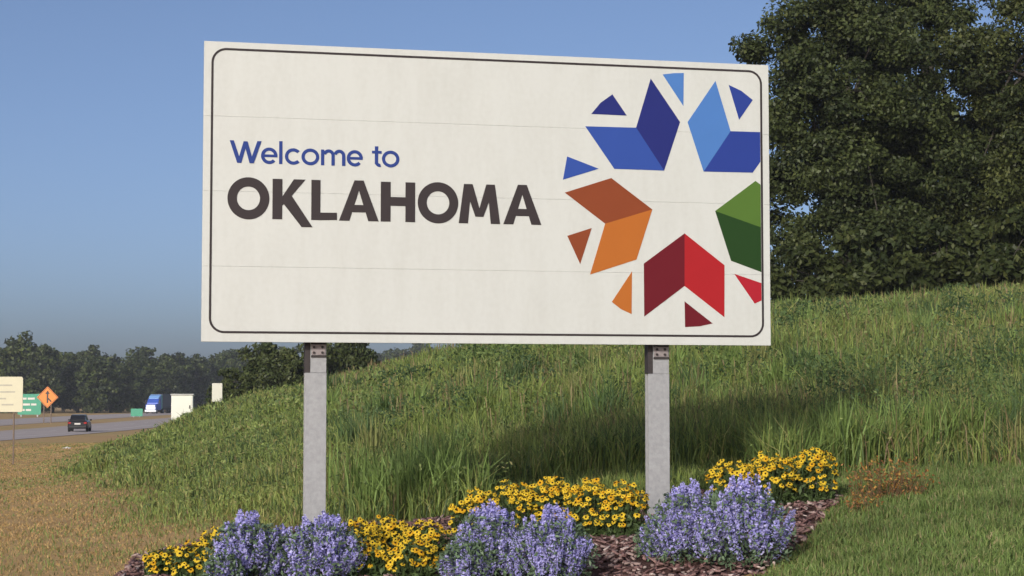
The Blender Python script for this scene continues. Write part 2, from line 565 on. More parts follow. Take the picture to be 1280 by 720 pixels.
# OKLAHOMA
B_, T_ = 1.0, 1.330
Letter().arc(.366, 1.165, .169, .172, .076, n=56).done(M_ink)
Letter().poly([(.560, B_), (.640, B_), (.640, T_), (.560, T_)]).poly([(.6405, 1.112), (.705, 1.180), (.828, T_), (.733, T_), (.6405, 1.188)]).poly([(.6405, 1.140), (.798, .940), (.888, .940), (.712, 1.200), (.676, 1.215)]).done(M_ink)
Letter().poly([(.876, B_), (.951, B_), (.951, T_), (.876, T_)]).poly([(.951, B_), (1.088, B_ + .004), (1.087, 1.064), (.951, 1.062)]).done(M_ink)
for cx_ in (1.268, 2.648):
    Letter().bar(cx_ - .164, cx_ - .078, B_, cx_ - .038, cx_ + .026, T_ + .005).bar(cx_ + .078, cx_ + .164, B_, cx_ - .026, cx_ + .038, T_ + .005)\
        .poly([(cx_ - .10, 1.072), (cx_ + .10, 1.072), (cx_ + .08, 1.132), (cx_ - .08, 1.132)]).done(M_ink)
Letter().poly([(1.449, B_), (1.531, B_), (1.531, T_), (1.449, T_)]).poly([(1.655, B_), (1.736, B_), (1.736, T_), (1.655, T_)])\
    .poly([(1.531, 1.132), (1.655, 1.132), (1.655, 1.205), (1.531, 1.205)]).done(M_ink)
Letter().arc(1.929, 1.166, .171, .172, .076, n=56).done(M_ink)
Letter().bar(2.104, 2.183, B_, 2.148, 2.214, T_).bar(2.377, 2.457, B_, 2.346, 2.412, T_).bar(2.246, 2.300, 1.058, 2.148, 2.222, T_ - .001).bar(2.260, 2.314, 1.058, 2.338, 2.412, T_ - .001).done(M_ink)
# Welcome to
q = .016
Letter().bar(.272, .306, 1.452, .211, .244, 1.635).bar(.272, .306, 1.452, .323, .355, 1.630).bar(.372, .406, 1.452, .323, .355, 1.630).bar(.372, .406, 1.452, .434, .467, 1.635).done(M_blue_ink)


def low_e(cx_):
    Letter().arc(cx_, 1.517, .067, .068, .027, 0, 318, 30).poly([(cx_ - .046, 1.506), (cx_ + .066, 1.506), (cx_ + .066, 1.528), (cx_ - .046, 1.528)]).done(M_blue_ink)


low_e(.531)
Letter().poly([(.611, 1.452), (.638, 1.452), (.638, 1.640), (.611, 1.640)]).done(M_blue_ink)
Letter().arc(.727, 1.517, .069, .068, .027, 42, 318, 28).done(M_blue_ink)
Letter().arc(.866, 1.518, .073, .069, .027).done(M_blue_ink)
Letter().poly([(.953, 1.452), (.980, 1.452), (.980, 1.582), (.953, 1.582)]).arc(1.0165, 1.534, .0495, .051, .027, 0, 165, 16).poly([(1.039, 1.452), (1.066, 1.452), (1.066, 1.535), (1.039, 1.535)])\
    .arc(1.1035, 1.534, .0495, .051, .027, 0, 165, 16).poly([(1.126, 1.452), (1.153, 1.452), (1.153, 1.535), (1.126, 1.535)]).done(M_blue_ink)
low_e(1.232)
Letter().poly([(1.398, 1.475), (1.426, 1.475), (1.426, 1.622), (1.398, 1.622)]).poly([(1.374, 1.562), (1.455, 1.562), (1.455, 1.585), (1.374, 1.585)]).arc(1.439, 1.492, .041, .041, .027, 180, 285, 12).done(M_blue_ink)
Letter().arc(1.530, 1.520, .073, .070, .027).done(M_blue_ink)

INK = {n: plain('ink_' + n, [v_ * .82 for v_ in c], 0.6, var=.05, spec=.12) for n, c in dict(navy=(.024, .032, .19), royal=(.040, .090, .38), cobalt=(.030, .058, .30), sky=(.085, .22, .56), rust=(.27, .066, .026), orange=(.50, .155, .030),
                                                    maroon=(.155, .013, .022), red=(.43, .020, .026), leaf=(.095, .185, .035), forest=(.022, .062, .016), tred=(.44, .02, .035)).items()}
EMB = [('navy', [(3.249, 1.956), (3.333, 2.056), (3.436, 2.131), (3.563, 1.953)]), ('royal', [(3.196, 1.849), (3.646, 1.852), (3.894, 1.490), (3.451, 1.493)]),
       ('navy', [(3.646, 1.852), (3.778, 2.280), (4.039, 1.914), (3.894, 1.490)]), ('sky', [(3.885, 2.320), (3.982, 2.335), (4.075, 2.341), (4.070, 2.054)]),
       ('sky', [(4.362, 2.283), (4.496, 1.850), (4.249, 1.492), (4.107, 1.916)]), ('cobalt', [(4.496, 1.850), (4.766, 1.851), (4.766, 1.592), (4.695, 1.495), (4.249, 1.492)]),
       ('cobalt', [(4.482, 2.253), (4.597, 2.205), (4.701, 2.129), (4.575, 1.952)]), ('royal', [(3.037, 1.587), (3.314, 1.490), (3.000, 1.388)]),
       ('rust', [(3.016, 1.279), (3.424, 1.414), (3.787, 1.154), (3.369, 1.023)]), ('orange', [(3.369, 1.023), (3.787, 1.154), (3.644, .723), (3.235, .589)]),
       ('rust', [(3.037, .913), (3.251, .984), (3.149, .677)]), ('orange', [(3.604, .622), (3.599, .259), (3.506, .299), (3.425, .360)]),
       ('maroon', [(4.074, .955), (4.071, .504), (3.711, .239), (3.709, .690)]), ('red', [(4.074, .955), (4.432, .688), (4.428, .240), (4.071, .504)]),
       ('maroon', [(4.071, .372), (4.322, .186), (4.201, .160), (4.074, .153)]), ('tred', [(4.520, .615), (4.766, .539), (4.766, .388), (4.704, .361)]),
       ('leaf', [(4.351, 1.154), (4.720, 1.424), (4.766, 1.392), (4.766, 1.022)]), ('forest', [(4.351, 1.154), (4.766, 1.022), (4.766, .634), (4.492, .727)])]
for n, p in EMB:
    mb = MB(); mb.prism_xz(local(ccw(p)), -.0025, .001); mb.build('emblem_piece', INK[n], sign)

for uc, wdt in ((.938, .200), (3.876, .212)):
    px_ = SX + uc * math.cos(SYAW); py_ = SY + uc * math.sin(SYAW)
    zb = gz(px_, py_) - z0 - .3
    h = wdt / 2 - .012; y0, y1 = .118, .218
    mb = MB()
    mb.box((uc - h, y0, zb), (uc + h, y0 + .014, ZB - .245), bev=.003)            # front flange below the joint
    mb.box((uc - h + .042, y0 + .001, ZB - .243), (uc + h - .004, y0 + .013, ZB + 2.2))
    mb.box((uc - .006, y0 + .0145, zb), (uc + .006, y1 - .0145, ZB + 2.2))        # web
    mb.box((uc - h, y1 - .014, zb), (uc + h, y1, ZB - .245)); mb.box((uc - h + .043, y1 - .013, ZB - .244), (uc + h, y1 - .001, ZB + 2.2))                       # back flange
    post = mb.build('post', M_galv, sign)
    mb = MB(); mb.box((uc - h - .002, y0 + .001, ZB - .243), (uc - h + .040, y1 + .003, ZB + .3)); mb.build('notch_shade_strip', M_steel_shade, post)  # dark strip standing in for the shade inside the flange notch
    mb = MB(); mb.box((uc - h + .05, y0 - .008, ZB - .100), (uc + h - .01, y0 + .0, ZB - .012), bev=.002); mb.build('joint_plate', M_plate, post)
    mb = MB(); mb.box((uc - h + .046, y0 - .012, ZB - .118), (uc + h - .004, y0 + .0, ZB - .103)); mb.build('joint_shade_bar', M_steel_shade, post)  # dark joint line, also drawn for the shadow of the bolt row
    mb = MB(); mb.box((uc - h + .044, y0 - .010, ZB - .0115), (uc + h - .004, y0 + .0, ZB + .04)); mb.build('clamp', M_steel_shade, post)
    for du, dv in ((-.02, -.035), (.05, -.035), (-.02, -.08), (.05, -.08)):
        mb = MB(); mb.tube([(uc + du, y0 - .020, ZB + dv), (uc + du, y0 - .006, ZB + dv)], .011, 6); mb.build('bolt', M_steel_shade, post)

# ------------------------------------------------------------------ roadside things on the left
M_cabwhite = plain('cabinet_white', (.72, .73, .64), .6, var=.06, scale=3)
M_cream = plain('sign_cream', (.58, .55, .40), .6, var=.05)
M_green = plain('sign_green', (.03, .27, .16), .5, var=.06)
M_orange = plain('sign_orange', (.75, .22, .02), .5, var=.05)
M_black = plain('sign_black', (.012, .012, .012), .5)
M_paper = plain('litter_white', (.75, .73, .70), .8)
M_wood = plain('post_wood', (.16, .12, .09), .9, var=.3)


def legend(mb, rows, y, x0, z_, mat_i=0):
    """short rows of strokes: lettering too small to read in the photograph"""
    for zc, hh, words in rows:
        for a, b_ in words:
            mb.box((x0 + a, y - .004, z_ + zc - hh / 2), (x0 + b_, y - .001, z_ + zc + hh / 2))


def panel_sign(name, loc, w, h, zlow, mat, label, cat, posts, rows=None, rowmat=None, rz=0.0, thick=.04, post_r=.05, pmat=None):
    o = empty(name, loc, rz)
    tag(o, label, cat)
    mb = MB(); mb.prism_xz([(x, zlow + z) for x, z in rrect(-w / 2, w / 2, 0, h, min(w, h) * .06, 4)], -thick / 2, thick / 2)
    mb.build('panel', mat, o)
    for px_ in posts:
        mb = MB(); mb.box((px_ - post_r, thick / 2 + .001, -.5), (px_ + post_r, thick / 2 + 2 * post_r, zlow + h * .9)); mb.build('post', pmat or M_galv, o)
    if rows:
        mb = MB(); legend(mb, rows, -thick / 2, -w / 2, zlow); mb.build('legend', rowmat, o)
    return o


# cream board at the left edge of the view
x_, y_ = -16.75, 60.0
panel_sign('roadside_board', (x_, y_, gz(x_, y_)), 1.25, 1.16, EYE - .42 - gz(x_, y_), M_cream, 'cream board with faint grey lines on thin posts, left of the green sign', 'sign', (-.4, .33),
           [(.88, .05, ((.15, .9),)), (.66, .05, ((.15, .45), (.5, 1.0))), (.44, .05, ((.15, .7),)), (.24, .05, ((.15, .5), (.56, .95)))], plain('faint_ink', (.40, .38, .31), .7), post_r=.022, pmat=M_wood)
gy_ = 312.0; gx_ = (38 - 640) / 2271 * gy_
panel_sign('highway_sign', (gx_, gy_, RZ), 4.0, 3.55, .35, M_green, 'green highway guide sign with three white lines of lettering beyond the road', 'sign', (-1.4, 1.4),
           [(2.75, .34, ((.5, 1.5), (1.7, 2.9))), (1.75, .34, ((.5, 2.1), (2.3, 3.2))), (.8, .34, ((.5, 1.2), (1.4, 2.3)))], M_line, post_r=.12)
gy_ = 300.0; gx_ = (172 - 640) / 2271 * gy_
panel_sign('median_sign', (gx_, gy_, RZ), 1.95, 1.25, .2, M_green, 'small low green sign in the median beside the blue truck', 'sign', (-.5, .5), post_r=.05)
# orange diamond
gy_ = 230.0; gx_ = (60.5 - 640) / 2271 * gy_
o = empty('warning_sign', (gx_, gy_, RZ)); tag(o, 'orange diamond warning sign with a black arrow symbol beside the road', 'sign')
zc, hd = 3.25, 1.36
mb = MB(); mb.prism_xz([(0, zc - hd), (hd, zc), (0, zc + hd), (-hd, zc)], -.02, .02); mb.build('panel', M_orange, o)
mb = MB(); mb.ring_xz([(0, zc - hd + .1), (hd - .1, zc), (0, zc + hd - .1), (-hd + .1, zc)], [(0, zc - hd + .17), (hd - .17, zc), (0, zc + hd - .17), (-hd + .17, zc)], -.024, -.021); mb.build('border_line', M_black, o)
mb = MB(); mb.box((-.10, -.026, zc - .72), (.10, -.021, zc + .42)); mb.prism_xz([(-.30, zc + .42), (.30, zc + .42), (0, zc + .85)], -.027, -.021)
mb.prism_xz([(.10, zc - .05), (.10, zc - .3), (.42, zc - .62), (.55, zc - .5)], -.0265, -.021); mb.build('arrow', M_black, o)
for s in (-.45, .45):
    mb = MB(); mb.box((s - .06, .021, -.4), (s + .06, .12, zc - .2)); mb.build('post', M_wood, o)

# white cabinet standing in the grass of the bank
x_, y_ = -12.67, 70.0
o = empty('utility_cabinet', (x_, y_, gz(x_, y_) + .02), .12); tag(o, 'plain white utility cabinet standing in the grass at the foot of the bank', 'cabinet')
mb = MB(); mb.box((-.41, -.25, 0), (.41, .25, .94), bev=.015); mb.build('body', M_cabwhite, o)
mb = MB(); mb.box((-.44, -.28, .942), (.44, .28, 1.0), bev=.015); mb.build('lid', plain('lid_grey', (.45, .45, .42), .6), o)
mb = MB(); mb.box((-.37, -.262, .06), (.37, -.252, .90), bev=.004); d_ = mb.build('door', M_cabwhite, o)
mb = MB(); mb.box((.27, -.285, .44), (.31, -.263, .56)); mb.build('handle', M_steel_shade, d_)
x_, y_ = -12.15, 75.0
zz = EYE - .10 - gz(x_, y_)
panel_sign('marker_sign', (x_, y_, gz(x_, y_)), .42, .76, zz, plain('marker_white', (.55, .55, .47), .6, var=.1), 'narrow pale marker sign on the bank, right of the white cabinet', 'sign', (0,), post_r=.03)
# scrap of paper on the verge
x_, y_ = -21.0, 86.0
bmv = []
for i in range(7):
    for j in range(7):
        bmv.append(((i / 6 - .5) * .34, (j / 6 - .5) * .3, .03 + .09 * rng.random() * (1 - abs(i / 3 - 1) * .7)))
mb = MB(); mb.add(bmv, [(i * 7 + j, i * 7 + 7 + j, i * 7 + 8 + j, i * 7 + 1 + j) for i in range(6) for j in range(6)])
mb.add([(x, y, z - .02) for x, y, z in bmv], [(i * 7 + j, i * 7 + 1 + j, i * 7 + 8 + j, i * 7 + 7 + j) for i in range(6) for j in range(6)])
tag(mb.build('litter', M_paper, None, (x_, y_, gz(x_, y_) + .02)), 'crumpled white scrap of litter lying on the dry verge', 'litter')

# dark car driving away, seen from behind
M_carpaint = plain('car_paint_dark', (.016, .017, .022), .25, .3, var=.05)
M_glass = plain('dark_glass', (.02, .024, .03), .08, 0, var=.02, spec=.8)
M_tyre = plain('tyre', (.014, .014, .014), .85)
M_rim = plain('rim', (.35, .35, .36), .35, .8)
M_tail = plain('tail_lamp', (.35, .01, .01), .2)
M_plast = plain('black_plastic', (.02, .02, .02), .6)


def loft(mb, secs, m=0):
    """secs: list of (y, [(x,z)...]) closed rings with equal counts"""
    v = []; f = []; n = len(secs[0][1])
    for y, ring in secs: v += [(x, y, z) for x, z in ring]
    for s in range(len(secs) - 1):
        for i in range(n):
            j = (i + 1) % n
            f.append((s * n + i, s * n + j, (s + 1) * n + j, (s + 1) * n + i))
    f.append(tuple(reversed(range(n)))); f.append(tuple(range((len(secs) - 1) * n, len(secs) * n)))
    mb.add(v, f, m)


def wheel(parent, x, y, r, w, rimmat=M_rim):
    def lathe(prof, mat, nm, par):
        m_ = MB(); n = 18; v = []; f = []
        for xx, rr in prof:
            v += [(x + xx, y + rr * math.cos(2 * math.pi * k / n), r + rr * math.sin(2 * math.pi * k / n)) for k in range(n)]
        for s in range(len(prof) - 1):
            for k in range(n):
                f.append((s * n + k, s * n + (k + 1) % n, (s + 1) * n + (k + 1) % n, (s + 1) * n + k))
        m_.add(v, f)
        return m_.build(nm, mat, par)
    t = lathe([(-w / 2, r * .62), (-w / 2, r * .94), (-w * .35, r), (w * .35, r), (w / 2, r * .94), (w / 2, r * .62)], M_tyre, 'wheel', parent)
    lathe([(-w * .48, .001), (-w * .44, r * .3), (-w * .40, r * .62), (w * .40, r * .62), (w * .44, r * .3), (w * .48, .001)], rimmat, 'rim', t)


def ring8(hw, z0_, z1_, c_=.12):
    return [(-hw + c_, z0_), (hw - c_, z0_), (hw, z0_ + c_), (hw, z1_ - c_), (hw - c_, z1_), (-hw + c_, z1_), (-hw, z1_ - c_), (-hw, z0_ + c_)]


cy_ = 166.0; cx_ = -39.6
car = empty('car', (cx_, cy_, RZ + .03), R(8)); tag(car, 'small dark car driving away on the near side of the highway', 'car')
mb = MB()
loft(mb, [(0, ring8(.80, .38, .92)), (.12, ring8(.88, .30, 1.0)), (1.0, ring8(.90, .26, 1.02)), (3.2, ring8(.90, .26, 1.0)), (4.1, ring8(.86, .28, .90)), (4.45, ring8(.74, .36, .78))])
body = mb.build('body', M_carpaint, car)
mb = MB(); loft(mb, [(.10, [(-.70, 1.02), (.70, 1.02), (.68, 1.10), (-.68, 1.10)]), (.45, [(-.74, 1.0), (.74, 1.0), (.60, 1.53), (-.60, 1.53)]), (1.9, [(-.76, .99), (.76, .99), (.62, 1.57), (-.62, 1.57)]), (3.1, [(-.74, .98), (.74, .98), (.66, 1.06), (-.66, 1.06)])])
mb.build('cabin', M_carpaint, car)
mb = MB(); mb.add([(-.62, .135, 1.13), (.62, .135, 1.13), (.53, .40, 1.47), (-.53, .40, 1.47)], [(0, 1, 2, 3)]); mb.build('rear_window', M_glass, car)
for s in (-1, 1):
    mb = MB(); mb.add([(s * .755, .7, 1.06), (s * .765, 2.5, 1.06), (s * .655, 1.9, 1.49), (s * .65, .75, 1.48)], [(0, 1, 2, 3) if s > 0 else (3, 2, 1, 0)]); mb.build('side_window', M_glass, car)
    mb = MB(); mb.box((s * .70 - .13, -.01, .72), (s * .70 + .13, .08, .90), bev=.02); mb.build('tail_lamp', M_tail, car)
    mb = MB(); mb.box((s * .98 - .09, 2.4, 1.0), (s * .98 + .09, 2.5, 1.13), bev=.02); mb.build('mirror', M_plast, car)
    wheel(car, s * .80, .85, .33, .22); wheel(car, s * .80, 3.55, .33, .22)
mb = MB(); mb.box((-.80, -.06, .36), (.80, .10, .58), bev=.04); mb.build('bumper', M_plast, car)
mb = MB(); mb.box((-.26, -.012, .66), (.26, .06, .80)); mb.build('number_plate', M_line, car)

# oncoming truck on the far carriageway
tx_, ty_ = -75.0, 378.0
M_tblue = plain('truck_blue', (.035, .09, .42), .35, .1)
M_tsilver = plain('truck_white', (.70, .72, .75), .35)
M_trailer = plain('trailer_grey', (.055, .058, .07), .6)
M_teal = plain('truck_teal', (.10, .34, .30), .5)
truck = empty('truck', (tx_, ty_, RZ + .03), R(-7)); tag(truck, 'blue and white articulated truck coming down the far carriageway', 'truck')
mb = MB()
loft(mb, [(-.05, ring8(1.05, .9, 1.75, .1)), (.05, ring8(1.15, .75, 1.9, .1)), (1.1, ring8(1.18, .7, 2.05, .1)), (1.12, ring8(1.22, .7, 2.2, .1)), (1.75, ring8(1.2, .7, 3.05, .12)), (3.3, ring8(1.2, .7, 3.2, .12))])
mb.build('cab', M_tblue, truck)
mb = MB(); loft(mb, [(1.8, ring8(1.05, 3.05, 3.2, .05)), (2.3, ring8(1.15, 3.06, 3.65, .12)), (3.3, ring8(1.2, 3.06, 3.95, .12))]); mb.build('roof_fairing', plain('truck_pale_blue', (.16, .32, .62), .4), truck)
mb = MB(); mb.box((-1.24, 3.32, .9), (1.24, 3.95, 3.9), bev=.05); mb.build('sleeper', M_teal, truck)
mb = MB(); mb.add([(-1.02, 1.15, 2.22), (1.02, 1.15, 2.22), (.95, 1.72, 2.98), (-.95, 1.72, 2.98)], [(0, 1, 2, 3)]); mb.build('windscreen', M_glass, truck)
mb = MB(); mb.box((-1.22, -.28, .32), (1.22, .0, .80), bev=.05); mb.build('bumper', M_tsilver, truck)
mb = MB(); mb.box((-.95, -.12, .84), (.95, -.055, 1.80), bev=.04); mb.build('grille', M_tsilver, truck)
for s in (-1, 1):
    mb = MB(); mb.box((s * .92 - .16, -.06, .98), (s * .92 + .16, .06, 1.3), bev=.03); mb.build('headlight', M_tsilver, truck)
    mb = MB(); mb.box((s * 1.45 - .12, 1.2, 2.1), (s * 1.45 + .12, 1.32, 2.8), bev=.03); mb.build('mirror', M_plast, truck)
    wheel(truck, s * 1.02, .75, .5, .3); wheel(truck, s * .95, 4.6, .5, .6); wheel(truck, s * .95, 14.0, .5, .6); wheel(truck, s * .95, 15.2, .5, .6)
mb = MB(); mb.box((-1.3, 4.0, 1.15), (1.3, 17.0, 4.05), bev=.04); mb.build('trailer', M_trailer, truck)
mb = MB(); mb.box((-.5, 3.3, .7), (.5, 16.5, 1.1)); mb.build('chassis', M_plast, truck)


# ------------------------------------------------------------------ leaves and trees
def leaf_quads(P, size, aspect, rg, up_bias=0.3, Nrm=None):
    """diamond leaves at P: returns vertices (n,4,3)"""
    n = len(P)
    nrm = rg.normal(size=(n, 3)); nrm[:, 2] += up_bias * 2
    if Nrm is not None: nrm = nrm * .6 + Nrm
    nrm /= np.linalg.norm(nrm, axis=1)[:, None]
    a = np.cross(nrm, rg.normal(size=(n, 3))); a /= np.linalg.norm(a, axis=1)[:, None] + 1e-9
    b_ = np.cross(nrm, a)
    s = (size * rg.uniform(.65, 1.3, n))[:, None]
    bend = nrm * s * rg.uniform(-.25, .1, (n, 1))
    return np.stack([P - a * s, P + b_ * s * aspect - a * s * .1, P + a * s + bend, P - b_ * s * aspect - a * s * .1], 1)


def quads_mesh(name, Vq, col, mat):
    n = len(Vq)
    return np_mesh(name, Vq.reshape(-1, 3), np.arange(4 * n), np.arange(0, 4 * n, 4), mat, np.repeat(col, 4, 0))


def tree_meshes(seed, height, blobs, n_clu, per, leaf, trunk_h, trunk_r, pal, limbs=14, aspect=.55, clu_r=(.5, 1.0), fill=.3):
    """blobs: ellipsoids (cx,cy,cz,rx,ry,rz) that make up the crown"""
    rg = np.random.default_rng(seed)
    vol = np.array([b_[3] * b_[4] * b_[5] for b_ in blobs]) ** .7
    cen = []; rad = []
    for bi in rg.choice(len(blobs), n_clu, p=vol / vol.sum()):
        cx_, cy_, cz_, rx, ry, rz = blobs[bi]
        d = rg.normal(size=3); d /= np.linalg.norm(d)
        r_ = (fill + (1 - fill) * rg.random()) ** .5 * rg.uniform(.8, 1.12)
        cen.append((cx_ + d[0] * rx * r_, cy_ + d[1] * ry * r_, max(cz_ + d[2] * rz * r_, .25)))
        rad.append(rg.uniform(*clu_r))
    cen = np.array(cen); rad = np.array(rad)
    cid = np.repeat(np.arange(n_clu), per)
    d = rg.normal(size=(len(cid), 3)); d /= np.linalg.norm(d, axis=1)[:, None]
    off = d * (rg.random(len(cid)) ** .45)[:, None] * rad[cid][:, None] * np.array([1.0, 1.0, .62])
    P = cen[cid] + off
    P[:, 2] = np.maximum(P[:, 2], .05)
    Vq = leaf_quads(P, np.full(len(P), leaf), aspect, rg, .35, d * .5)
    pal = np.array(pal)
    cw = rg.random((n_clu, 1))
    ccol = pal[0] * (1 - cw) + pal[1] * cw
    col = ccol[cid] * rg.uniform(.7, 1.3, (len(cid), 1))
    yl = rg.random(len(cid)) < .12
    col[yl] = col[yl] * .4 + pal[2] * .6
    crown = quads_mesh('crown', Vq, col, M_leaf)
    mb = MB()
    top = (blobs[0][0] * .6, blobs[0][1] * .6, blobs[0][2] + blobs[0][5] * .5)
    mid = (top[0] * .35 + rg.normal(0, .15), top[1] * .35 + rg.normal(0, .15), trunk_h)
    mb.tube([(0, 0, -.4), (mid[0] * .2, mid[1] * .2, trunk_h * .4), mid, top], [trunk_r * 1.25, trunk_r, trunk_r * .75, trunk_r * .15], 9)
    for k in rg.choice(n_clu, min(limbs, n_clu), replace=False):
        t = rg.uniform(.3, .95)
        s = np.array(mid) * (1 - t) + np.array(top) * t if t > .5 else np.array((mid[0] * t * 1.5, mid[1] * t * 1.5, trunk_h * (t + .45)))
        e = cen[k]
        m1 = (s + e) / 2 + np.array((0, 0, .12 * np.linalg.norm(e - s)))
        mb.tube([s, m1, e], [trunk_r * .34, trunk_r * .2, trunk_r * .05], 5, cap=False)
    return crown, mb.mesh('trunk', M_bark, True)


def place_tree(name, meshes, loc, label, cat='tree', group=None, rz=0.0, scale=(1, 1, 1)):
    o = empty(name, loc, rz); o.scale = scale
    tag(o, label, cat, group)
    link('crown', meshes[0], o); link('trunk', meshes[1], o)
    return o


OAK = [(.030, .042, .016), (.064, .082, .026), (.105, .118, .036)]
# three big trees on top of the bank behind the sign's right end
tA = tree_meshes(11, 12, [(.4, 0, 7.4, 2.9, 3.0, 4.6), (-1.3, -.4, 5.2, 2.0, 2.0, 3.8), (-2.3, 0, 4.4, 1.0, 1.2, 1.4), (1.9, -.2, 5.0, 2.6, 2.4, 3.6), (-.6, .2, 10.3, 1.5, 1.7, 1.5), (-2.9, 0, 9.4, .7, .5, .45), (0.4, -1.0, 2.2, 2.8, 2.0, 1.7)], 320, 360, .084, 3.2, .3, OAK)
place_tree('oak_tree', tA, (11.3, 62, gz(11.3, 62)), 'tall dark leafy tree rising behind the right edge of the sign', group='big trees on the bank')
tB = tree_meshes(12, 12.5, [(0, 0, 8.6, 3.6, 3.2, 4.6), (-1.4, 0, 10.6, 2.4, 2.2, 2.4), (1.5, 0, 4.6, 2.8, 2.6, 3.2), (-2.0, .2, 5.0, 2.4, 2.4, 3.2), (-.6, -1.0, 2.3, 3.0, 2.0, 1.9)], 340, 360, .084, 3.4, .32, OAK)
place_tree('oak_tree', tB, (15.4, 66, gz(15.4, 66)), 'tall dark leafy tree in the middle of the trees on the bank', group='big trees on the bank')
tC = tree_meshes(13, 11, [(-.3, 0, 7.6, 3.3, 3.0, 4.4), (-1.5, -.6, 3.8, 2.3, 2.2, 2.6), (1.7, 0, 4.4, 2.6, 2.4, 3.0), (0, -.8, 2.0, 3.0, 2.0, 1.7)], 290, 360, .084, 3.0, .28, [(.034, .046, .016), (.076, .090, .027), (.12, .128, .038)])
place_tree('oak_tree', tC, (18.6, 62, gz(18.6, 62)), 'dark leafy tree at the right edge of the view on the bank', group='big trees on the bank')
sb = tree_meshes(14, 3, [(0, 0, 1.3, 1.5, 1.2, 1.2), (.7, -.2, .9, 1.1, 1.0, .9), (-.8, 0, .8, 1.0, .9, .8)], 46, 170, .11, .5, .07, [(.030, .042, .014), (.052, .066, .020), (.09, .10, .03)], limbs=8, clu_r=(.35, .6))
for i, (x_, y_, s_, lab) in enumerate([(9.0, 58.6, 1.0, 'dark bush at the foot of the trees beside the sign edge'), (11.6, 58.9, 1.2, 'second dark bush from the sign at the foot of the trees'),
                                       (14.3, 59.6, 1.15, 'third dark bush from the sign at the foot of the trees'), (17.0, 58.8, 1.25, 'dark bush at the foot of the rightmost tree')]):
    place_tree('bush', sb, (x_, y_, gz(x_, y_) - .1), lab, 'bush', 'bushes under the trees on the bank', rz=1.3 * i, scale=(s_, s_, s_))

# rounded green trees just behind the crest left of the sign's left post
ct = tree_meshes(21, 4.5, [(0, 0, 2.7, 2.2, 2.0, 1.8), (1.3, -.2, 1.9, 1.7, 1.5, 1.5), (-1.3, .1, 1.7, 1.7, 1.5, 1.4)], 80, 130, .15, 1.0, .12, [(.034, .050, .016), (.070, .088, .026), (.11, .12, .035)], limbs=8, clu_r=(.45, .85))
for i, (px_, d_, s_, lab) in enumerate([(296, 112, .72, 'rounded green tree behind the crest, nearest the pale marker sign'), (340, 118, .98, 'rounded green tree behind the crest under the lower left corner of the sign'),
                                        (372, 112, .82, 'rounded green tree behind the crest just left of the left post'), (432, 116, .96, 'rounded green tree behind the crest just right of the left post')]):
    x_ = (px_ - 640) / 2271 * d_
    place_tree('small_tree', ct, (x_, d_, gz(x_, d_) - .1), lab, group='small trees behind the crest', rz=1.9 * i, scale=(s_, s_, s_ * 1.1))
# the far wood beyond the highway
far_kinds = []
for k in range(5):
    rg = np.random.default_rng(50 + k)
    hb = 12.4
    bl = [(0, 0, 7.6, 3.6, 3.6, 4.6), (rg.uniform(-2, 2), 0, 5.0, 3.6, 3.0, 3.6), (rg.uniform(-2.5, 2.5), -.5, 2.6, 4.2, 3.0, 2.4), (rg.uniform(-1.6, 1.6), 0, 9.8, 2.0, 2.0, 2.0)]
    far_kinds.append(tree_meshes(60 + k, hb, bl, 90, 60, .34, 2.5, .3, [(.026, .038, .015), (.060 + .012 * (k % 3), .080 + .016 * (k % 3), .026), (.11, .125, .04)], limbs=5, clu_r=(.9, 1.6), aspect=.7))
rg = np.random.default_rng(5)


def clear_of_road(px_, d):
    while (px_ - 640) / 2271 * d > np.interp(d, EDGE[:, 0], EDGE[:, 1]) - 40 and d < 640: d += 6
    return d


fx = []
NF, NB = 25, 22
ORD = 'first second third fourth fifth sixth seventh eighth ninth tenth eleventh twelfth thirteenth fourteenth fifteenth sixteenth seventeenth eighteenth nineteenth twentieth twenty-first twenty-second twenty-third twenty-fourth twenty-fifth'.split()
for i in range(NF): fx.append((-32 + i * 25 + rg.uniform(-8, 8), 396 + rg.uniform(-6, 14), rg.uniform(.84, 1.04)))
for i in range(NB): fx.append((-30 + i * 28 + rg.uniform(-10, 10), 440 + rg.uniform(-12, 14), rg.uniform(.90, 1.08)))
for i, (px_, dd, s_) in enumerate(fx):
    dd = clear_of_road(px_, dd)
    x_ = (px_ - 640) / 2271 * dd
    s_ *= dd / 352
    row = 'front' if i < NF else 'back'
    lab = ORD[i if i < NF else i - NF] + (' dark tree from the left along the front of the far woodland' if i < NF else ' tree from the left in the taller back row of the far woodland')
    place_tree('woodland_tree', far_kinds[i % 5], (x_, dd, EYE - 3.1), lab, group='woodland trees beyond the highway', rz=rg.uniform(0, 6.28), scale=(s_ * 1.05, s_ * 1.05, s_))
for px_, s_, lab in ((22, 1.36, 'tallest tree of the far woodland, at the left edge above the cream board'), (47, 1.22, 'tall pointed tree of the far woodland above the orange diamond sign')):
    x_ = (px_ - 640) / 2271 * 388
    place_tree('woodland_tree', far_kinds[2 if px_ < 30 else 4], (x_, 388, EYE - 3.1), lab, group='tall trees at the left of the far woodland', rz=px_, scale=(s_, s_, s_ * 1.02))

